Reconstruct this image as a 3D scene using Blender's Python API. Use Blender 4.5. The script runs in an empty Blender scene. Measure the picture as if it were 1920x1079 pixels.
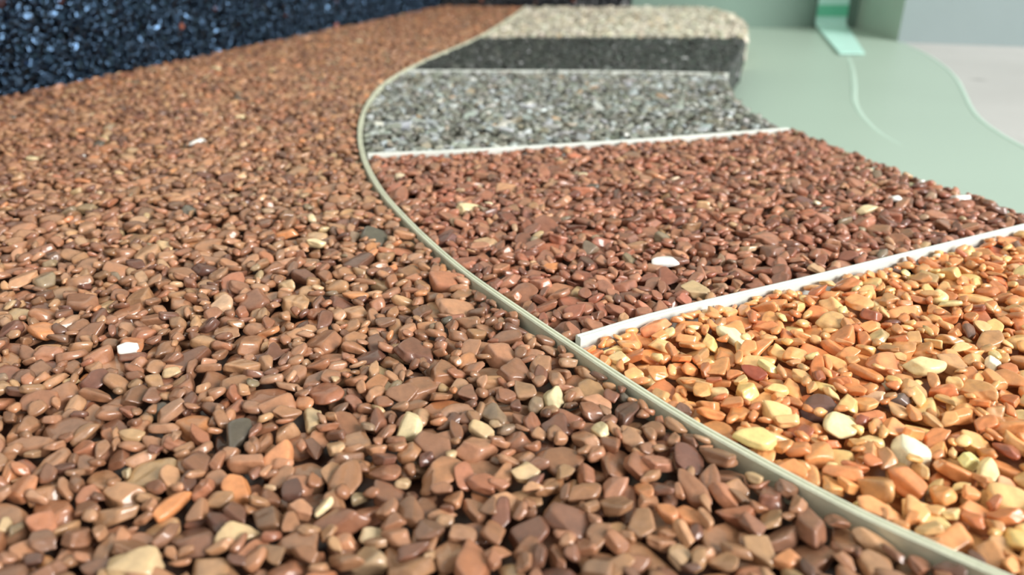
import bpy, math, random
import numpy as np

# ------------------------------------------------------------------ camera, world, lights
IMG_W, IMG_H = 1920.0, 1079.0
LENS, SENSOR = 28.0, 36.0
F_PX = IMG_W * LENS / SENSOR
CAM_H = 0.085                       # metres above the gravel surface (z = 0)
PITCH = math.atan((IMG_H / 2 + 150) / F_PX)   # horizon lies above the frame
SLAB = 0.025                        # gravel panels stand this much above the coated floor
SC = bpy.context.scene
COL = SC.collection

cam = bpy.data.cameras.new('camera')
cam.lens, cam.sensor_width = LENS, SENSOR
cam.clip_start, cam.clip_end = 0.005, 50
cam.dof.use_dof = True
cam.dof.focus_distance = 0.178
cam.dof.aperture_fstop = 15.0
cam_o = bpy.data.objects.new('camera', cam)
COL.objects.link(cam_o)
cam_o.location = (0, 0, CAM_H)
cam_o.rotation_euler = (math.pi / 2 - PITCH, 0, 0)
SC.camera = cam_o

world = bpy.data.worlds.new('world')
SC.world = world
world.use_nodes = True
wb = world.node_tree.nodes['Background']
wb.inputs[0].default_value = (0.93, 0.97, 1.0, 1)
wb.inputs[1].default_value = 0.48


def area(name, loc, target, sx, sy, power, colour):
    from mathutils import Vector
    l = bpy.data.lights.new(name, 'AREA')
    l.shape = 'RECTANGLE'
    l.size, l.size_y, l.energy, l.color = sx, sy, power, colour
    o = bpy.data.objects.new(name, l)
    COL.objects.link(o)
    o.location = loc
    o.rotation_euler = (Vector(target) - Vector(loc)).to_track_quat('-Z', 'Y').to_euler()
    return o


# daylight of the open doorway behind and to the side of the camera
area('doorway_daylight', (1.85, -1.0, 1.15), (0.1, 0.4, 0.0), 1.15, 1.15, 92, (1.0, 0.985, 0.95))

SC.view_settings.view_transform = 'Standard'
SC.view_settings.look = 'None'
SC.view_settings.gamma = 1.0
SC.view_settings.use_curve_mapping = False
SC.view_settings.exposure = 0.22

# ------------------------------------------------------------------ helpers
CP, SP = math.cos(PITCH), math.sin(PITCH)


def ground(px, py, z=0.0):
    """pixel of the photograph -> point of the horizontal plane at height z"""
    u, v = (px - IMG_W / 2) / F_PX, (IMG_H / 2 - py) / F_PX
    d = (u, CP + v * SP, -SP + v * CP)
    t = (z - CAM_H) / d[2]
    return (d[0] * t, d[1] * t)


def project(x, y, z):
    h = z - CAM_H
    depth = y * CP - h * SP
    depth = np.where(depth > 1e-4, depth, 1e-4)
    up = y * SP + h * CP
    return IMG_W / 2 + F_PX * x / depth, IMG_H / 2 - F_PX * up / depth, depth


def lin(c):
    return tuple((v / 255 / 12.92) if v / 255 <= 0.04045 else ((v / 255 + 0.055) / 1.055) ** 2.4 for v in c)


def tag(o, label=None, cat=None, group=None, kind=None):
    for k, v in (('label', label), ('category', cat), ('group', group), ('kind', kind)):
        if v:
            o[k] = v
    return o


def empty(name, loc=(0, 0, 0)):
    o = bpy.data.objects.new(name, None)
    o.empty_display_size = 0.02
    COL.objects.link(o)
    o.location = loc
    return o


def mesh_obj(name, verts, faces, mat, parent=None, smooth=False):
    me = bpy.data.meshes.new(name)
    me.from_pydata([tuple(v) for v in verts], [], faces)
    me.update()
    if smooth:
        me.polygons.foreach_set('use_smooth', [True] * len(me.polygons))
    me.materials.append(mat)
    o = bpy.data.objects.new(name, me)
    COL.objects.link(o)
    if parent:
        o.parent = parent
    return o


def prism(name, poly, z0, z1, mat, parent=None):
    """flat slab over a ground polygon"""
    a = sum(poly[i][0] * poly[(i + 1) % len(poly)][1] - poly[(i + 1) % len(poly)][0] * poly[i][1] for i in range(len(poly)))
    if a < 0:
        poly = poly[::-1]
    n = len(poly)
    v = [(p[0], p[1], z0) for p in poly] + [(p[0], p[1], z1) for p in poly]
    f = [tuple(range(n - 1, -1, -1)), tuple(range(n, 2 * n))]
    f += [(i, (i + 1) % n, n + (i + 1) % n, n + i) for i in range(n)]
    return mesh_obj(name, v, f, mat, parent)


def spline(pts, per=10, relax=0):
    """Catmull-Rom through 2D points"""
    p = np.array(pts, float)
    p = np.vstack([2 * p[0] - p[1], p, 2 * p[-1] - p[-2]])
    out = []
    for i in range(1, len(p) - 2):
        for k in range(per):
            t = k / per
            out.append(0.5 * ((2 * p[i]) + (p[i + 1] - p[i - 1]) * t + (2 * p[i - 1] - 5 * p[i] + 4 * p[i + 1] - p[i + 2]) * t * t
                              + (3 * p[i] - p[i - 1] - 3 * p[i + 1] + p[i + 2]) * t ** 3))
    out.append(p[-2])
    out = np.array(out)
    for _ in range(relax):
        out[1:-1] = 0.25 * out[:-2] + 0.5 * out[1:-1] + 0.25 * out[2:]
    return out


# ------------------------------------------------------------------ materials
def nodes_of(m):
    m.use_nodes = True
    nt = m.node_tree
    return nt, nt.nodes['Principled BSDF']


def link_noise(nt, scale, detail=3.0, rough=0.6):
    geo = nt.nodes.new('ShaderNodeNewGeometry')
    n = nt.nodes.new('ShaderNodeTexNoise')
    n.inputs['Scale'].default_value = scale
    n.inputs['Detail'].default_value = detail
    n.inputs['Roughness'].default_value = rough
    nt.links.new(geo.outputs['Position'], n.inputs['Vector'])
    return n


def ramp(nt, src, stops):
    r = nt.nodes.new('ShaderNodeValToRGB')
    els = r.color_ramp.elements
    while len(els) < len(stops):
        els.new(0.5)
    for e, (p, c) in zip(els, stops):
        e.position = p
        e.color = (*c, 1) if len(c) == 3 else c
    nt.links.new(src, r.inputs[0])
    return r


def surface(name, colour, rough=0.5, vary=0.12, scale=8, coat=0.0, bump=0.0, bump_scale=60):
    m = bpy.data.materials.new(name)
    nt, b = nodes_of(m)
    n = link_noise(nt, scale)
    c = lin(colour)
    r = ramp(nt, n.outputs[0], [(0.3, tuple(v * (1 - vary) for v in c)), (0.7, tuple(min(1, v * (1 + vary)) for v in c))])
    nt.links.new(r.outputs[0], b.inputs['Base Color'])
    b.inputs['Roughness'].default_value = rough
    b.inputs['Coat Weight'].default_value = coat
    b.inputs['Coat Roughness'].default_value = 0.06
    if bump:
        n2 = link_noise(nt, bump_scale, 4)
        bp = nt.nodes.new('ShaderNodeBump')
        bp.inputs['Strength'].default_value = bump
        bp.inputs['Distance'].default_value = 0.002
        nt.links.new(n2.outputs[0], bp.inputs['Height'])
        nt.links.new(bp.outputs[0], b.inputs['Normal'])
    return m


def stone_material(name, single, rough, coat, mottle=0.22, sky_tint=None):
    """resin-wetted stone; its own tint comes from the object colour or from the vertex colour"""
    m = bpy.data.materials.new(name)
    nt, b = nodes_of(m)
    if single:
        t = nt.nodes.new('ShaderNodeObjectInfo').outputs['Color']
    else:
        a = nt.nodes.new('ShaderNodeAttribute')
        a.attribute_name = 'tint'
        t = a.outputs['Color']
    n = link_noise(nt, 420, 4, 0.65)
    r = ramp(nt, n.outputs[0], [(0.28, (1 - mottle,) * 3), (0.5, (1, 1, 1)), (0.74, (1 + mottle, 1 + mottle, 1 + 0.8 * mottle))])
    mx = nt.nodes.new('ShaderNodeMix')
    mx.data_type, mx.blend_type = 'RGBA', 'MULTIPLY'
    mx.inputs['Factor'].default_value = 1
    nt.links.new(t, mx.inputs['A'])
    nt.links.new(r.outputs[0], mx.inputs['B'])
    # fine pale mineral grains
    n3 = link_noise(nt, 1500, 2, 0.5)
    r3 = ramp(nt, n3.outputs[0], [(0.70, (0, 0, 0)), (0.80, (0.25, 0.25, 0.25))])
    mx2 = nt.nodes.new('ShaderNodeMix')
    mx2.data_type = 'RGBA'
    nt.links.new(r3.outputs[0], mx2.inputs['Factor'])
    nt.links.new(mx.outputs['Result'], mx2.inputs['A'])
    mx2.inputs['B'].default_value = (0.62, 0.5, 0.4, 1)
    nt.links.new(mx2.outputs['Result'], b.inputs['Base Color'])
    b.inputs['Roughness'].default_value = rough
    b.inputs['Coat Weight'].default_value = coat
    b.inputs['Coat Roughness'].default_value = 0.07
    if sky_tint:
        b.inputs['Specular Tint'].default_value = (*sky_tint, 1)  # blue of a reflected sky, put into the stone's specular colour
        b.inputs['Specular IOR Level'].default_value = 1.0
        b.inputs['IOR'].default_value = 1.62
    n4 = link_noise(nt, 700, 3, 0.5)
    bp = nt.nodes.new('ShaderNodeBump')
    bp.inputs['Strength'].default_value = 0.22
    bp.inputs['Distance'].default_value = 0.0005
    nt.links.new(n4.outputs[0], bp.inputs['Height'])
    nt.links.new(bp.outputs[0], b.inputs['Normal'])
    return m


M_WET = (stone_material('wet_stone', True, 0.5, 0.6), stone_material('wet_stone_packed', False, 0.5, 0.6))
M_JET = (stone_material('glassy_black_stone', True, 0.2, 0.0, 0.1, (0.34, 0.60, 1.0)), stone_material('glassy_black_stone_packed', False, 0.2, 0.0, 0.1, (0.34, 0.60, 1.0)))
M_BED_BROWN = surface('brown_resin_bed', (66, 42, 32), 0.35, 0.3, 300)
M_BED_ORANGE = surface('orange_resin_bed', (142, 86, 48), 0.35, 0.3, 300)
M_BED_GREY = surface('grey_resin_bed', (74, 74, 68), 0.35, 0.3, 300)
M_BED_DARK = surface('black_resin_bed', (18, 20, 22), 0.3, 0.3, 300)
M_BED_CREAM = surface('cream_resin_bed', (150, 138, 114), 0.35, 0.3, 300)
M_STRIP = surface('pale_strip_plastic', (206, 207, 184), 0.4, 0.10, 90, bump=0.1, bump_scale=900)
M_STRIP_WHITE = surface('white_strip_plastic', (216, 219, 212), 0.35, 0.05, 90, bump=0.08, bump_scale=900)
M_COAT = surface('sage_floor_coating', (170, 188, 174), 0.42, 0.04, 3)
M_COAT_RIM = surface('pale_coating_ridge', (186, 208, 194), 0.4, 0.04, 20)
M_WALL = surface('sage_wall_paint', (116, 140, 128), 0.6, 0.05, 4)
M_PIER = surface('pale_grey_plaster', (142, 156, 157), 0.7, 0.04, 5, bump=0.1)
M_PLASTER = surface('off_white_plaster', (205, 205, 198), 0.75, 0.04, 5, bump=0.1)
M_MINT = surface('mint_film', (204, 248, 237), 0.35, 0.03, 20)
M_MINT_DARK = surface('deep_mint_film', (112, 208, 172), 0.35, 0.05, 20)


def concrete():
    m = surface('pale_concrete', (186, 184, 182), 0.65, 0.08, 6, bump=0.15, bump_scale=200)
    nt = m.node_tree
    b = nt.nodes['Principled BSDF']
    base = b.inputs['Base Color'].links[0].from_socket
    v = link_noise(nt, 38, 2, 0.4)
    r = ramp(nt, v.outputs[0], [(0.70, (0, 0, 0)), (0.77, (0.45, 0.45, 0.45))])
    mx = nt.nodes.new('ShaderNodeMix')
    mx.data_type = 'RGBA'
    nt.links.new(r.outputs[0], mx.inputs['Factor'])
    nt.links.new(base, mx.inputs['A'])
    mx.inputs['B'].default_value = (*lin((120, 118, 116)), 1)
    nt.links.new(mx.outputs['Result'], b.inputs['Base Color'])
    return m


M_CONCRETE = concrete()

# ------------------------------------------------------------------ layout on the ground (gravel surface z = 0)
CURVE_PX = [(2150, 1190), (1990, 1128), (1857, 1072), (1761, 1030), (1617, 966), (1472, 890), (1375, 837), (1280, 783), (1167, 711),
            (1089, 659), (1033, 622), (967, 577), (900, 531), (850, 493), (790, 440), (740, 389), (712, 355), (690, 317), (678, 283),
            (674, 250), (679, 217), (696, 183), (723, 154), (773, 125), (827, 100), (905, 67), (973, 22), (985, 12)]
CURVE = spline([ground(*p) for p in CURVE_PX], 8, 12)
BACK_Y = ground(960, 10)[1]
WALL_Y = ground(1560, 52, -SLAB)[1]


def curve_near(px, py):
    g = np.array(ground(px, py))
    return int(np.argmin(((CURVE - g) ** 2).sum(1)))


S1 = [ground(1084, 634), ground(1250, 586), ground(1500, 527), ground(1700, 478), ground(1905, 428), ground(1990, 408)]
S2 = [ground(690, 291), ground(900, 282), ground(1200, 264), ground(1478, 243)]
S3 = [ground(766, 132), ground(960, 132.5), ground(1180, 134), ground(1366, 138)]
S4 = [ground(903, 68), ground(1150, 68), ground(1400, 70)]
I1, I2, I3, I4 = curve_near(1070, 645), curve_near(682, 291), curve_near(760, 131), curve_near(903, 68)

CREAM_END = [ground(*p) for p in ((1400, 70), (1404, 55), (1396, 38), (1376, 24), (1340, 14), (1290, 11))]
DARK_END = [ground(*p) for p in ((1366, 138), (1378, 116), (1392, 94), (1400, 70))]
GREY_END = [ground(*p) for p in ((1478, 243), (1440, 222), (1400, 198), (1380, 178), (1368, 158), (1366, 138))]
EDGE2 = [ground(*p) for p in ((1990, 415), (1920, 392), (1840, 366), (1750, 338), (1640, 298), (1560, 268), (1500, 243), (1478, 243))]
A_UP, B_UP = np.array(ground(0, 180)), np.array(ground(828, 10))
DIR_UP = (B_UP - A_UP) / np.linalg.norm(B_UP - A_UP)
A_FAR = A_UP - DIR_UP * 0.40

c = [tuple(p) for p in CURVE]
POLY_MAIN = c + [tuple(B_UP), tuple(A_FAR), (A_FAR[0] - 0.02, 0.045), (c[0][0] + 0.02, 0.045)]
POLY_BROWN = c[I1:I2 + 1] + S2[1:] + EDGE2[::-1][1:] + [S1[-1]] + S1[::-1][1:]
POLY_ORANGE = c[:I1 + 1] + S1 + [(S1[-1][0] + 0.06, S1[-1][1] - 0.03), (0.30, c[0][1])]
POLY_GREY = c[I2:I3 + 1] + S3[1:] + GREY_END[::-1][1:] + S2[::-1][1:]
POLY_DARK = c[I3:I4 + 1] + S4[1:] + DARK_END[::-1][1:] + S3[::-1][1:]
POLY_CREAM = c[I4:] + CREAM_END[::-1] + S4[::-1][1:]



def inset(poly, d):
    P = np.array(poly)
    keep = np.linalg.norm(P - np.roll(P, 1, 0), axis=1) > 1e-6
    P = P[keep]
    if (P[:, 0] * np.roll(P[:, 1], -1) - np.roll(P[:, 0], -1) * P[:, 1]).sum() < 0:
        P = P[::-1]
    e = np.roll(P, -1, 0) - P
    e /= np.linalg.norm(e, axis=1)[:, None]
    n = np.stack([-e[:, 1], e[:, 0]], 1)
    n0 = np.roll(n, 1, 0)
    k = 1 + (n * n0).sum(1)
    m = (n + n0) / np.maximum(k, 0.35)[:, None]
    return [tuple(p) for p in P + m * d]


POLY_MAIN, POLY_BROWN, POLY_ORANGE, POLY_GREY = (inset(p, 0.0011) for p in (POLY_MAIN, POLY_BROWN, POLY_ORANGE, POLY_GREY))
POLY_DARK, POLY_CREAM = inset(POLY_DARK, 0.0011), inset(POLY_CREAM, 0.0011)

# ------------------------------------------------------------------ the setting
tag(mesh_obj('floor', [(-3, -3, -SLAB - 0.0015), (4, -3, -SLAB - 0.0015), (4, WALL_Y + 0.3, -SLAB - 0.0015), (-3, WALL_Y + 0.3, -SLAB - 0.0015)],
             [(0, 1, 2, 3)], M_CONCRETE), 'pale grey bare concrete floor with small dark specks', None, None, 'structure')

RIM_PX = [(1690, 80), (1735, 101), (1772, 126), (1793, 148), (1806, 172), (1819, 200), (1838, 224), (1872, 249), (1920, 276), (2010, 318), (2300, 450)]
RIM = spline([ground(p[0], p[1], -SLAB) for p in RIM_PX], 8, 4)
coat_poly = [tuple(p) for p in RIM] + [(RIM[-1][0], -1.2), (-1.4, -1.2), (-1.4, WALL_Y + 0.01), (RIM[0][0], WALL_Y + 0.01)]
coating = prism('floor_coating', coat_poly, -SLAB - 0.0015, -SLAB, M_COAT)
tag(coating, 'glossy sage green floor coating with a wavy edge', None, None, 'structure')


def ridge(name, pts, widths, h, z, mat, parent):
    """low rounded bead along a ground polyline"""
    v, f, k = [], [], 7
    pts = np.array(pts)
    for i, p in enumerate(pts):
        d = pts[min(i + 1, len(pts) - 1)] - pts[max(i - 1, 0)]
        d = d / np.linalg.norm(d)
        n = np.array((-d[1], d[0]))
        for j in range(k):
            a = math.pi * j / (k - 1)
            q = p + n * math.cos(a) * widths[i]
            v.append((q[0], q[1], z - 0.0002 + math.sin(a) * h * min(1, widths[i] / max(widths))))
    for i in range(len(pts) - 1):
        for j in range(k - 1):
            f.append((i * k + j, (i + 1) * k + j, (i + 1) * k + j + 1, i * k + j + 1))
    return mesh_obj(name, v, f, mat, parent, True)


ridge('coating_lip', RIM, [0.0018] * len(RIM), 0.0006, -SLAB, M_COAT_RIM, coating)
STREAK = spline([ground(p[0], p[1], -SLAB) for p in ((1588, 100), (1597, 128), (1601, 160), (1601, 186), (1612, 212), (1638, 240), (1672, 262), (1715, 284))], 6, 2)
ridge('coating_streak', STREAK, [0.0006 + 0.0018 * math.sin(math.pi * min(1, (i + 1) / len(STREAK)) ** 0.6) for i in range(len(STREAK))], 0.0006, -SLAB, M_COAT_RIM, coating)  # paler raised streak across the coating


def box(name, x0, x1, y0, y1, z0, z1, mat, parent=None):
    return prism(name, [(x0, y0), (x1, y0), (x1, y1), (x0, y1)], z0, z1, mat, parent)


tag(box('wall_back', -1.6, 4, WALL_Y, WALL_Y + 0.12, -SLAB - 0.0015, 2.4, M_WALL), 'sage green painted wall behind the gravel panels', None, None, 'structure')
p0, p1 = ground(1683, 77, -SLAB), ground(1920, 85, -SLAB)
px1 = 3.0
slope = (p1[1] - p0[1]) / (p1[0] - p0[0])
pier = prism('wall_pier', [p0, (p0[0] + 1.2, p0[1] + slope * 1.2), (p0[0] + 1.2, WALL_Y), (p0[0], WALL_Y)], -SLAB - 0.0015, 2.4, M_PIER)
pier.data.materials.append(M_COAT)  # side face takes a lighter colour in place of the light it lacks
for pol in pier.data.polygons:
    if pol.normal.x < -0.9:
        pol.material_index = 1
tag(pier, 'pale grey wall standing forward beside the sage wall', None, None, 'structure')
nrm = np.array((DIR_UP[1], -DIR_UP[0]))        # outward normal of the black upstand, towards the gravel floor
W0, W1 = A_FAR - DIR_UP * 0.2 - nrm * 0.040, B_UP + DIR_UP * 0.10 - nrm * 0.040
tag(prism('wall_left', [tuple(W0), tuple(W1), tuple(W1 - nrm * 0.1), tuple(W0 - nrm * 0.1)], -SLAB - 0.0015, 2.4, M_PLASTER),
    'off-white plaster wall above the black gravel upstand', None, None, 'structure')

tag(box('ceiling', -2.2, 2.4, -2.2, WALL_Y + 0.12, 2.4, 2.45, M_PLASTER), 'plain off-white ceiling above the gravel floor', None, None, 'structure')  # unseen, added to hold overhead skylight off the stones

# ------------------------------------------------------------------ stone shapes
def ico(level):
    t = (1 + 5 ** 0.5) / 2
    v = [(-1, t, 0), (1, t, 0), (-1, -t, 0), (1, -t, 0), (0, -1, t), (0, 1, t), (0, -1, -t), (0, 1, -t), (t, 0, -1), (t, 0, 1), (-t, 0, -1), (-t, 0, 1)]
    f = [(0, 11, 5), (0, 5, 1), (0, 1, 7), (0, 7, 10), (0, 10, 11), (1, 5, 9), (5, 11, 4), (11, 10, 2), (10, 7, 6), (7, 1, 8),
         (3, 9, 4), (3, 4, 2), (3, 2, 6), (3, 6, 8), (3, 8, 9), (4, 9, 5), (2, 4, 11), (6, 2, 10), (8, 6, 7), (9, 8, 1)]
    v = [np.array(p) / np.linalg.norm(p) for p in v]
    for _ in range(level):
        mid, nf = {}, []

        def m(a, b):
            k = (min(a, b), max(a, b))
            if k not in mid:
                q = v[a] + v[b]
                v.append(q / np.linalg.norm(q))
                mid[k] = len(v) - 1
            return mid[k]
        for a, b, d in f:
            x, y, z = m(a, b), m(b, d), m(d, a)
            nf += [(a, x, z), (b, y, x), (d, z, y), (x, y, z)]
        f = nf
    return np.array(v), np.array(f, np.int32)


ICO = [ico(0), ico(1), ico(2), ico(3)]
N_SHAPES = 44


def stone_shape(seed, u):
    """rounded convex chip: directions u cut softly by random planes; fills about +-1 on each axis"""
    r = np.random.RandomState(seed)
    k = r.randint(4, 8)
    ang = np.sort(r.uniform(0, 2 * np.pi, k) * 0.45 + np.arange(k) / k * 2 * np.pi * 1.0)
    tilt = r.uniform(-0.35, 0.35, k)
    n = [np.array((math.cos(a) * math.cos(t), math.sin(a) * math.cos(t), math.sin(t))) for a, t in zip(ang, tilt)]
    d = list(r.uniform(0.62, 1.0, k))
    for s in (1, -1):
        m = np.array((r.normal(0, 0.16), r.normal(0, 0.16), s))
        n.append(m / np.linalg.norm(m))
        d.append(r.uniform(0.62, 0.85))
        if r.rand() < 0.6:
            m = np.array((r.normal(0, 0.6), r.normal(0, 0.6), s))
            n.append(m / np.linalg.norm(m))
            d.append(r.uniform(0.8, 1.0))
    p = r.choice([9.0, 13.0, 18.0, 26.0])
    q = np.maximum(u @ np.array(n).T, 0) / np.array(d)
    rad = (q ** p).sum(1) ** (-1 / p)
    rad = np.minimum(rad, 1.35)
    w = r.normal(0, 1, (3, 3)) * 2.2
    ph = r.uniform(0, 6, 3)
    rad = rad * (1 + 0.03 * np.sin(u @ w.T + ph).sum(1))
    v = u * rad[:, None]
    lo, hi = v.min(0), v.max(0)
    return (v - (lo + hi) / 2) / ((hi - lo) / 2)


SHAPES = [[stone_shape(i, ICO[l][0]) for i in range(N_SHAPES)] for l in range(4)]
SHARED = {}


def shared_mesh(shape, mat, key):
    k = (shape, key)
    if k not in SHARED:
        me = bpy.data.meshes.new('pebble')
        me.from_pydata([tuple(p) for p in SHAPES[3][shape]], [], [tuple(int(i) for i in f) for f in ICO[3][1]])
        me.polygons.foreach_set('use_smooth', [True] * len(me.polygons))
        me.materials.append(mat)
        SHARED[k] = me
    return SHARED[k]


# ------------------------------------------------------------------ packing stones on a surface
CELL = 0.0005
CAP = 0.0050                        # depth of the stone layer


def raster(poly, x0, y0, nx, ny):
    m = np.zeros((ny, nx), bool)
    P = np.array(poly)
    Q = np.roll(P, -1, 0)
    for j in range(ny):
        y = y0 + (j + 0.5) * CELL
        hit = (P[:, 1] > y) != (Q[:, 1] > y)
        if not hit.any():
            continue
        a, b = P[hit], Q[hit]
        xs = np.sort(a[:, 0] + (y - a[:, 1]) / (b[:, 1] - a[:, 1]) * (b[:, 0] - a[:, 0]))
        for s, e in zip(xs[0::2], xs[1::2]):
            i0, i1 = int(max(0, round((s - x0) / CELL))), int(min(nx, round((e - x0) / CELL)))
            if i1 > i0:
                m[j, i0:i1] = True
    return m


def pack(poly, to_world, size, seed, layers, view=(-600, 2900, -90, 1700)):
    """drop flat stones one after the other into the lowest free spot of a polygon in local (u, v);
    returns rows u, v, w, a, b, c, yaw, slope_u, slope_v, shape, visible_cells"""
    rs = np.random.RandomState(seed)
    P = np.array(poly)
    x0, y0 = P.min(0) - 0.004
    x1, y1 = P.max(0) + 0.004
    nx, ny = int((x1 - x0) / CELL) + 1, int((y1 - y0) / CELL) + 1
    mask = raster(poly, x0, y0, nx, ny)
    # only the ground near the photograph's view gets stones
    gx, gy = np.meshgrid(x0 + (np.arange(0, nx, 8) + 4) * CELL, y0 + (np.arange(0, ny, 8) + 4) * CELL)
    W = to_world(gx, gy, 0 * gx)
    ppx, ppy, dep = project(*W)
    ok = (ppx > view[0]) & (ppx < view[1]) & (ppy > view[2]) & (ppy < view[3]) & (dep > 0.03)
    ok = np.repeat(np.repeat(ok, 8, 0), 8, 1)[:ny, :nx]
    mask &= ok
    H = np.where(mask, 0.0, 1.0).astype(np.float32)
    ID = np.full((ny, nx), -1, np.int32)
    cells = np.flatnonzero(mask.ravel())
    area_m2 = len(cells) * CELL * CELL
    mean_a, sig, lo, hi = size
    foot = math.pi * mean_a * mean_a * 0.70 * math.exp(2 * sig * sig)
    total = int(area_m2 / foot * layers)
    A = np.clip(mean_a * np.exp(rs.normal(0, sig, total)), lo, hi)
    # the bigger ones go down among the first, small ones fill the gaps
    A = A[np.argsort(-A * np.exp(rs.normal(0, 0.40, total)))]
    n_main = total
    A = np.concatenate([A, rs.uniform(lo * 0.8, mean_a * 0.85, int(total * 1.0))])
    total = len(A)
    B = A * rs.uniform(0.46, 0.90, total)
    Cc = np.minimum(np.minimum(A * rs.uniform(0.28, 0.58, total), B * 0.75), 0.0019)
    yaw = rs.uniform(0, math.pi, total)
    shp = rs.randint(0, N_SHAPES, total)
    Hf = H.ravel()
    rows = []
    jt = rs.normal(0, 0.17, (total, 2))
    step = max(1, total // 24)
    low_cells = cells
    for i in range(total):
        if i % step == 0:
            if i:
                low_cells = cells[Hf[cells] < CAP - (0.0013 if i < n_main else 0.0019)]
                if len(low_cells) < 200:
                    break
            cand = low_cells[rs.randint(0, len(low_cells), (step, 6))]
        a, b, cc = A[i], B[i], Cc[i]
        ks = cand[i % step]
        order = np.argsort(Hf[ks])
        cy, sy = math.cos(yaw[i]), math.sin(yaw[i])
        eu, ev = math.hypot(a * cy, b * sy), math.hypot(a * sy, b * cy)
        ru, rv = int(eu / CELL) + 1, int(ev / CELL) + 1
        for k in ks[order[:4]]:
            jv, ju = divmod(int(k), nx)
            if ju - ru < 0 or jv - rv < 0 or ju + ru >= nx or jv + rv >= ny:
                continue
            du = (np.arange(-ru, ru + 1) * CELL)[None, :]
            dv = (np.arange(-rv, rv + 1) * CELL)[:, None]
            q = ((du * cy + dv * sy) / a) ** 2 + ((dv * cy - du * sy) / b) ** 2
            ins = q < 1
            Hs = H[jv - rv:jv + rv + 1, ju - ru:ju + ru + 1]
            hv = Hs[ins]
            if hv.size == 0 or hv.max() > 0.5:
                continue
            # lean with what lies below
            DU, DV = np.broadcast_to(du, q.shape)[ins], np.broadcast_to(dv, q.shape)[ins]
            hm = hv - hv.mean()
            gu = float((hm * DU).sum() / ((DU * DU).sum() + 1e-12)) * 0.65 + jt[i, 0]
            gv = float((hm * DV).sum() / ((DV * DV).sum() + 1e-12)) * 0.65 + jt[i, 1]
            g = math.hypot(gu, gv)
            if g > 0.5:
                gu, gv = gu * 0.5 / g, gv * 0.5 / g
            plane = gu * DU + gv * DV
            bul = cc * np.sqrt(1 - q[ins] ** 2)
            w = float((hv - plane + bul).max()) - (0.32 if i < n_main else 0.6) * cc
            w = max(w, 0.25 * cc)
            if w + 0.9 * cc > CAP + 0.0005:
                continue
            top = w + plane + bul
            Hs[ins] = np.maximum(hv, top)
            sub = ID[jv - rv:jv + rv + 1, ju - ru:ju + ru + 1]
            sel = sub[ins]
            sel[top >= hv] = len(rows)
            sub[ins] = sel
            rows.append((x0 + (ju + 0.5) * CELL, y0 + (jv + 0.5) * CELL, w, a, b, cc, yaw[i], gu, gv, shp[i]))
            break
    R = np.array(rows)
    vis = np.bincount(ID[ID >= 0], minlength=len(R)).astype(float)
    level = CAP
    R[:, 2] -= level
    keep = vis > 2
    return np.column_stack([R, vis])[keep], -level


def frames(R):
    """rotation matrices (n,3,3) whose columns are the scaled stone axes in local u, v, w"""
    n = np.stack([-R[:, 7], -R[:, 8], np.ones(len(R))], 1)
    n /= np.linalg.norm(n, axis=1)[:, None]
    ax = np.stack([np.cos(R[:, 6]), np.sin(R[:, 6]), np.zeros(len(R))], 1)
    ax -= n * (ax * n).sum(1)[:, None]
    ax /= np.linalg.norm(ax, axis=1)[:, None]
    by = np.cross(n, ax)
    return np.stack([ax * R[:, 3:4], by * R[:, 4:5], n * R[:, 5:6]], 2)


def tints(n, palette, seed, jitter=0.13):
    rs = np.random.RandomState(seed)
    w = np.array([p[0] for p in palette], float)
    idx = rs.choice(len(palette), n, p=w / w.sum())
    base = np.array([lin(p[1]) for p in palette])[idx]
    # blend a little towards a second pick so that the colours run into each other
    other = np.array([lin(p[1]) for p in palette])[rs.choice(len(palette), n, p=w / w.sum())]
    t = rs.uniform(0, 0.45, n)[:, None] * (np.array([p[0] for p in palette])[idx] > 0.02)[:, None]
    col = base * (1 - t) + other * t
    col = col * np.exp(rs.normal(0, jitter, n))[:, None] * np.exp(rs.normal(0, 0.03, (n, 3)))
    return np.clip(col, 0, 0.95)


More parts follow.
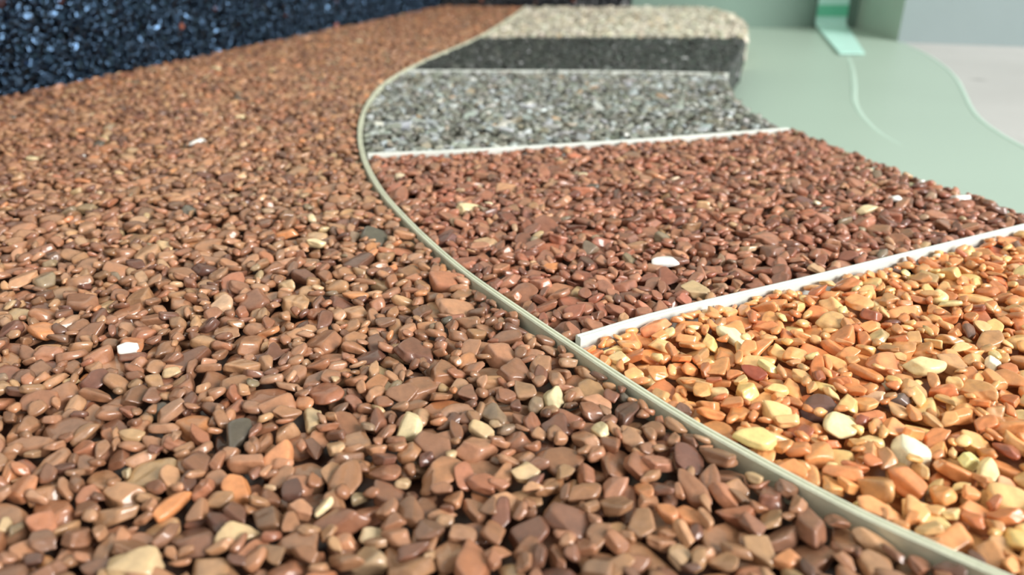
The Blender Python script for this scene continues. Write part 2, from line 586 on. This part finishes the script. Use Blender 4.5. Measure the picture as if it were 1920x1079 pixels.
def lay_stones(root, R, to_world, axes, palette, mats, seed, singles=300, part='pebble', mass='packed_pebbles', accents=(), sides=None):
    """the stones that show largest become children of their own, the rest one mesh"""
    O = np.array(to_world(R[:, 0], R[:, 1], R[:, 2])).T
    Fm = np.einsum('ij,njk->nik', axes, frames(R))
    col = tints(len(R), palette, seed)
    px, py, dep = project(O[:, 0], O[:, 1], O[:, 2])
    # single stones of another colour, at the spots where they lie
    for (ax, ay, ac) in accents:
        gx, gy = ground(ax, ay)
        d2 = (O[:, 0] - gx) ** 2 + (O[:, 1] - gy) ** 2
        near = np.flatnonzero(d2 < (0.0042 if ac == WHITE else 0.003) ** 2)
        k = near[np.argmax(R[near, 10])] if len(near) else int(np.argmin(d2))
        col[int(k)] = lin(ac)
    nw = axes[:, 2]
    view = np.array((0, 0, CAM_H)) - O
    dist = np.linalg.norm(view, axis=1)
    facing = np.abs(view @ nw) / dist
    inside = (px > 4) & (px < IMG_W - 4) & (py > 3) & (py < IMG_H - 4)
    show = R[:, 10] * (facing + 0.25) / dist ** 2 * inside
    best = np.argsort(-show)[:singles]
    best = best[show[best] > 0]
    one = np.zeros(len(R), bool)
    one[best] = True
    from mathutils import Matrix
    inv = root.matrix_basis.inverted()
    for i in best:
        o = bpy.data.objects.new(part, shared_mesh(int(R[i, 9]), mats[0], mats[0].name))
        COL.objects.link(o)
        o.parent = root
        m = Matrix.Identity(4)
        for r in range(3):
            for s in range(3):
                m[r][s] = Fm[i, r, s]
            m[r][3] = O[i, r]
        o.matrix_basis = inv @ m
        o.color = (*col[i], 1)
    rest = np.flatnonzero(~one)
    if not len(rest):
        return
    size_px = R[rest, 3] * 2 * F_PX / dep[rest]
    lod = np.where(size_px > 34, 2, np.where(size_px > 11, 1, 0))
    lod = np.where((px[rest] > -60) & (px[rest] < IMG_W + 60) & (py[rest] < IMG_H + 60), lod, np.minimum(lod, 1))
    V, Fc, Cl, off = [], [], [], 0
    loc = np.array(root.location)
    for l in range(3):
        for s in range(N_SHAPES):
            idx = rest[(lod == l) & (R[rest, 9] == s)]
            if not len(idx):
                continue
            sv = SHAPES[l][s]
            v = np.einsum('nij,kj->nki', Fm[idx], sv) + O[idx][:, None, :] - loc
            f = ICO[l][1][None] + (off + np.arange(len(idx)) * len(sv))[:, None, None]
            V.append(v.reshape(-1, 3))
            Fc.append(f.reshape(-1, 3))
            Cl.append(np.repeat(col[idx], len(sv), 0))
            off += len(idx) * len(sv)
    if sides is not None:
        So, Sf, Ss = sides
        sc = tints(len(So), palette, seed + 9)
        for i in range(len(So)):
            sv = SHAPES[1][Ss[i]]
            V.append(sv @ Sf[i].T + So[i] - loc)
            Fc.append(ICO[1][1] + off)
            Cl.append(np.repeat(sc[i:i + 1], len(sv), 0))
            off += len(sv)
    V, Fc, Cl = np.concatenate(V).astype(np.float32), np.concatenate(Fc).astype(np.int32), np.concatenate(Cl)
    me = bpy.data.meshes.new(mass)
    me.vertices.add(len(V))
    me.vertices.foreach_set('co', V.ravel())
    me.loops.add(len(Fc) * 3)
    me.loops.foreach_set('vertex_index', Fc.ravel())
    me.polygons.add(len(Fc))
    me.polygons.foreach_set('loop_start', np.arange(0, len(Fc) * 3, 3, dtype=np.int32))
    me.polygons.foreach_set('use_smooth', np.ones(len(Fc), bool))
    me.update(calc_edges=True)
    at = me.color_attributes.new('tint', 'FLOAT_COLOR', 'POINT')
    at.data.foreach_set('color', np.column_stack([Cl, np.ones(len(Cl))]).astype(np.float32).ravel())
    me.materials.append(mats[1])
    o = bpy.data.objects.new(mass, me)
    COL.objects.link(o)
    o.parent = root
    o['kind'] = 'stuff'
    print(root.name, 'stones', len(R), 'single', len(best), 'tris', len(Fc))


FLAT = np.eye(3)


def flat_world(u, v, w):
    return u, v, w


def side_stones(line, size, seed):
    """stones showing in the upright edge of a slab"""
    rs = np.random.RandomState(seed)
    P = np.array(line)
    O, Fs, S = [], [], []
    for p, q in zip(P[:-1], P[1:]):
        L = np.linalg.norm(q - p)
        d = (q - p) / L
        n = np.array((d[1], -d[0]))
        if n[0] < 0 and abs(n[0]) > abs(n[1]):
            n = -n
        for _ in range(int(L * SLAB / (size[0] ** 2 * 2.0) * 1.5)):
            a = float(np.clip(size[0] * math.exp(rs.normal(0, size[1])), size[2], size[3]))
            b, c3 = a * rs.uniform(0.5, 0.9), a * rs.uniform(0.3, 0.55)
            t = p + d * rs.uniform(0, L) - n * (0.0014 + rs.uniform(0.0, 0.5) * c3)
            k = rs.uniform(0, math.pi)
            w = np.array((n[0], n[1], 0)) + rs.normal(0, 0.22, 3)
            w /= np.linalg.norm(w)
            u = np.array((d[0], d[1], 0)) * math.cos(k) + np.array((0, 0, 1)) * math.sin(k)
            u -= w * (u @ w)
            u /= np.linalg.norm(u)
            v = np.cross(w, u)
            O.append((t[0], t[1], rs.uniform(-SLAB + b, -b)))
            Fs.append(np.stack([u * a, v * b, w * c3], 1))
            S.append(rs.randint(0, N_SHAPES))
    return np.array(O), np.array(Fs), S


def panel(poly, label, palette, bed, size, seed, layers, mats=M_WET, singles=300, accents=(), edge=None, proud=()):
    cx, cy = np.mean(np.array(poly), 0)
    root = empty('gravel_inlay', (cx, cy, -SLAB))
    tag(root, label, 'gravel panel', 'gravel panels laid on the coated floor')
    R, low = pack(poly, flat_world, size, seed, layers)
    # well-seen single stones that lie a little proud of the rest: pixel, colour, half length, half width, yaw, shape
    for (sx, sy, sc, a, b2, yw, sh) in proud:
        g = ground(sx, sy)
        away = ((R[:, 0] - g[0]) / a) ** 2 + ((R[:, 1] - g[1]) / b2) ** 2 > 0.9
        R = np.vstack([R[away | (R[:, 2] < -0.0022)], (g[0], g[1], 0.0001, a, b2, 0.0013, yw, 0.0, 0.06, sh, 900)])
        accents = list(accents) + [(sx, sy, sc)]
    b = prism('resin_bed', [(p[0] - cx, p[1] - cy) for p in poly], 0.0, SLAB + low + 0.0004, bed, root)
    lay_stones(root, R, flat_world, FLAT, palette, mats, seed + 50, singles, accents=accents, sides=side_stones(edge, size, seed + 70) if edge else None)
    return root, low


BROWNS = [(0.28, (160, 113, 82)), (0.21, (140, 95, 68)), (0.16, (172, 127, 93)), (0.14, (108, 71, 55)), (0.09, (162, 105, 75)), (0.07, (182, 138, 103)),
          (0.018, (194, 130, 86)), (0.012, (190, 156, 118)), (0.012, (144, 120, 94)), (0.002, (206, 182, 144)), (0.002, (100, 90, 76))]
REDS = [(0.28, (164, 108, 81)), (0.22, (143, 90, 67)), (0.16, (174, 120, 90)), (0.14, (111, 70, 55)), (0.09, (164, 99, 73)), (0.06, (180, 135, 100)),
        (0.012, (190, 154, 116)), (0.010, (138, 120, 94)), (0.003, (210, 192, 156))]
ORANGES = [(0.28, (224, 150, 92)), (0.19, (214, 134, 80)), (0.16, (228, 166, 104)), (0.11, (232, 186, 122)), (0.07, (240, 210, 146)), (0.08, (200, 116, 70)),
           (0.06, (208, 156, 102)), (0.025, (164, 90, 62)), (0.012, (120, 86, 70)), (0.01, (244, 232, 200))]
GREYS = [(0.26, (138, 139, 130)), (0.22, (116, 115, 104)), (0.16, (162, 166, 165)), (0.14, (94, 91, 80)), (0.08, (188, 194, 197)), (0.06, (148, 137, 118)),
         (0.04, (66, 68, 66)), (0.02, (206, 204, 196)), (0.012, (176, 150, 120))]
DARKS = [(0.4, (38, 40, 37)), (0.3, (50, 52, 47)), (0.2, (28, 30, 29)), (0.08, (68, 68, 62)), (0.02, (110, 112, 110))]
CREAMS = [(0.3, (204, 197, 178)), (0.24, (180, 172, 153)), (0.2, (226, 219, 202)), (0.14, (150, 142, 126)), (0.08, (206, 186, 156)), (0.04, (130, 120, 104))]
BLACKS = [(0.5, (14, 18, 24)), (0.3, (22, 28, 36)), (0.15, (10, 12, 15)), (0.03, (48, 56, 66)), (0.006, (150, 84, 58))]

WHITE, IVORY, BEIGE, TAN, AMBER, SLATE, UMBER = (242, 240, 234), (222, 200, 156), (194, 164, 124), (178, 142, 102), (198, 130, 82), (88, 78, 66), (92, 60, 48)
MAIN_ACCENTS = [(315, 685, BEIGE), (742, 800, IVORY), (838, 850, BEIGE), (255, 1060, BEIGE), (313, 940, AMBER), (420, 932, AMBER),
                (240, 818, TAN), (150, 705, AMBER), (585, 762, BEIGE), (880, 800, BEIGE), (100, 620, AMBER), (290, 748, SLATE), (460, 820, SLATE), (460, 1000, BEIGE),
                (975, 870, BEIGE), (700, 690, BEIGE), (165, 290, WHITE), (365, 262, WHITE), (450, 215, IVORY), (70, 295, IVORY), (410, 125, IVORY), (1110, 800, IVORY),
                (20, 985, BEIGE), (280, 870, TAN), (570, 905, UMBER), (400, 970, UMBER), (210, 560, TAN)]
BROWN_ACCENTS = [(1312, 541, BEIGE), (1625, 395, IVORY), (1450, 355, TAN), (880, 386, IVORY), (1075, 535, TAN), (1550, 386, SLATE), (1665, 365, WHITE),
                 (1745, 378, IVORY), (1800, 365, WHITE), (1690, 325, TAN), (1120, 350, SLATE), (1020, 500, AMBER), (1750, 335, WHITE), (830, 300, AMBER)]
ORANGE_ACCENTS = [(1356, 630, (236, 222, 180)), (1680, 738, (112, 92, 82)), (1548, 780, (240, 222, 170)), (1415, 826, (238, 208, 138)), (1555, 740, (110, 74, 62)),
                  (1665, 598, (122, 74, 58)), (1412, 702, (150, 72, 48)), (1882, 474, (244, 240, 232)), (1480, 600, (238, 208, 142)), (1690, 845, (206, 160, 92)), (1650, 620, (190, 160, 110)),
                  (1900, 1000, (238, 202, 128)), (1680, 920, (240, 206, 134)), (1835, 865, (238, 214, 158)), (1545, 720, (226, 190, 120)), (1720, 795, (240, 206, 136)), (1615, 795, (150, 80, 54))]
panel(POLY_MAIN, 'large red-brown gravel panel sweeping along the black gravel upstand', BROWNS, M_BED_BROWN, (0.0032, 0.23, 0.0017, 0.0052), 1, 2.2, accents=MAIN_ACCENTS, proud=[(240, 655, WHITE, 0.0021, 0.0014, 0.3, 4), (594, 458, IVORY, 0.0028, 0.0017, 0.1, 9), (255, 1058, BEIGE, 0.0040, 0.0024, 0.0, 12)])
panel(POLY_ORANGE, 'orange and honey coloured gravel panel inside the curved strip', ORANGES, M_BED_ORANGE, (0.0031, 0.23, 0.0016, 0.0050), 2, 2.2, accents=ORANGE_ACCENTS, proud=[(1735, 687, (240, 214, 158), 0.0044, 0.0026, 0.05, 15), (1415, 826, (238, 208, 138), 0.0040, 0.0025, -0.2, 7)])
panel(POLY_BROWN, 'red-brown gravel panel between the orange and the grey gravel panels', REDS, M_BED_BROWN, (0.0031, 0.24, 0.0016, 0.0052), 3, 2.2, accents=BROWN_ACCENTS, proud=[(1247, 491, WHITE, 0.0038, 0.0024, -0.1, 21), (1625, 395, IVORY, 0.0036, 0.0018, 0.0, 30)], edge=EDGE2)
panel(POLY_GREY, 'mixed grey gravel panel between white strips', GREYS, M_BED_GREY, (0.0033, 0.25, 0.0016, 0.0055), 4, 2.1, edge=GREY_END)
panel(POLY_DARK, 'dark charcoal gravel panel between the grey and the cream gravel panels', DARKS, M_BED_DARK, (0.0028, 0.25, 0.0015, 0.0048), 5, 2.0, edge=DARK_END)
panel(POLY_CREAM, 'cream gravel panel with a rounded corner in front of the sage wall', CREAMS, M_BED_CREAM, (0.0040, 0.25, 0.0020, 0.0065), 6, 2.0, edge=CREAM_END)

# ------------------------------------------------------------------ black gravel upstands
def upstand(p, q, height, thick, label, palette, seed, singles, mats=M_JET):
    """block whose upright face p -> q is clad with black stones"""
    p, q = np.array(p), np.array(q)
    L = np.linalg.norm(q - p)
    d = (q - p) / L
    n = np.array((d[1], -d[0]))
    root = empty('gravel_upstand', (*(p + q) / 2, -SLAB))
    tag(root, label, 'gravel upstand', 'black gravel upstands')
    axes = np.array(((d[0], 0, n[0]), (d[1], 0, n[1]), (0, 1, 0)), float)

    def to_world(u, v, w):
        return p[0] + d[0] * u + n[0] * w, p[1] + d[1] * u + n[1] * w, v

    R, low = pack([(0, -0.004), (L, -0.004), (L, height), (0, height)], to_world, (0.0029, 0.26, 0.0015, 0.0048), seed, 1.9, (-330, 2250, -140, 1400))
    c2 = (p + q) / 2
    f0, f1 = p + n * (low + 0.0004) - c2, q + n * (low + 0.0004) - c2
    prism('resin_bed', [tuple(f0), tuple(f1), tuple(f1 - n * thick), tuple(f0 - n * thick)], 0, SLAB + height + 0.001, M_BED_DARK, root)
    lay_stones(root, R, to_world, axes, palette, mats, seed + 50, singles)


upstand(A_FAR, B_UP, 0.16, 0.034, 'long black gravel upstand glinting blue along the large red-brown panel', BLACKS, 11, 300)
upstand((B_UP[0], BACK_Y), (ground(1185, 10)[0], BACK_Y), 0.16, 0.030, 'short black gravel upstand against the sage wall behind the cream panel', BLACKS, 12, 120, M_WET)

# ------------------------------------------------------------------ divider strips
def strip(pts, half, top, label, mat, group=None, bottom=-0.012):
    pts = np.array(pts, float)
    c0 = pts.mean(0)
    prof = [(-half, bottom), (-half, top - 0.0003), (-half + 0.0003, top), (-0.00022, top), (0, top - 0.00035), (0.00022, top),
            (half - 0.0003, top), (half, top - 0.0003), (half, bottom)]
    k = len(prof)
    v, f = [], []
    for i, p in enumerate(pts):
        d = pts[min(i + 1, len(pts) - 1)] - pts[max(i - 1, 0)]
        d = d / np.linalg.norm(d)
        n = np.array((-d[1], d[0]))
        for o, z in prof:
            q = p + n * o - c0
            v.append((q[0], q[1], z))
    for i in range(len(pts) - 1):
        for j in range(k - 1):
            f.append((i * k + j, i * k + j + 1, (i + 1) * k + j + 1, (i + 1) * k + j))
    f += [tuple(range(k)), tuple(range((len(pts) - 1) * k + k - 1, (len(pts) - 1) * k - 1, -1))]
    o = mesh_obj('divider_strip', v, f, mat)
    o.location = (c0[0], c0[1], 0)
    return tag(o, label, 'divider strip', group or 'strips between the gravel panels')


strip(CURVE, 0.0010, 0.0004, 'long curved pale divider strip around the large red-brown panel', M_STRIP)
strip(spline(S1, 6), 0.0010, 0.0005, 'straight white divider strip between the orange and red-brown gravel', M_STRIP_WHITE)
strip(spline(S2, 6), 0.0012, 0.0007, 'straight white divider strip between the grey and red-brown gravel', M_STRIP_WHITE)
strip(spline(S3, 6), 0.0010, 0.0002, 'straight white divider strip between the charcoal and grey gravel', M_STRIP_WHITE)

# ------------------------------------------------------------------ mint strip hanging down the sage wall
def mint_strip():
    zf = -SLAB
    xa, xb = ground(1536, 56, zf)[0], ground(1594, 56, zf)[0]
    yb = WALL_Y - 0.004
    root = empty('mint_film_strip', ((xa + xb) / 2, yb, zf))
    tag(root, 'bright mint green film strip hanging down the sage wall onto the floor', 'film strip')
    e0, e1 = ground(1574, 104, zf), ground(1621, 104, zf)
    th = 0.0008
    rows = [((xa, yb, 0.55), (xb, yb, 0.55)), ((xa, yb, zf + 0.02), (xb, yb, zf + 0.02)), ((xa, yb, zf + 0.007), (xb, yb, zf + 0.007)),
            ((xa + 0.0005, yb - 0.002, zf + 0.0025), (xb + 0.0005, yb - 0.002, zf + 0.0025)),
            ((xa + 0.001, yb - 0.006, zf + 0.0012), (xb + 0.001, yb - 0.006, zf + 0.0012)), ((*e0, zf + 0.0012), (*e1, zf + 0.0012))]
    nn = [(0, -1, 0), (0, -1, 0), (0, -0.95, 0.3), (0, -0.7, 0.7), (0, -0.2, 0.98), (0, 0, 1)]
    v, f = [], []
    loc = root.location
    for (a, b), n in zip(rows, nn):
        for p in (a, b):
            v.append(tuple(p[i] - loc[i] for i in range(3)))
            v.append(tuple(p[i] + n[i] * th - loc[i] for i in range(3)))
    for i in range(len(rows) - 1):
        s, t = i * 4, i * 4 + 4
        f += [(s + 1, s + 3, t + 3, t + 1), (s, t, t + 2, s + 2), (s, s + 1, t + 1, t), (s + 2, t + 2, t + 3, s + 3)]
    f += [(0, 2, 3, 1), (len(v) - 4, len(v) - 3, len(v) - 1, len(v) - 2)]
    mesh_obj('film', v, f, M_MINT, root)
    # darker cross band on the film
    px_m = 1 / F_PX * yb
    zc = zf + 30 * px_m
    zt, zb2 = zc + 0.006, zc - 0.006
    w = (xb - xa) / 2
    prism('band', [(-w, -th - 0.0006), (w, -th - 0.0006), (w, -th), (-w, -th)], zb2 - zf, zt - zf, M_MINT_DARK, root)


mint_strip()
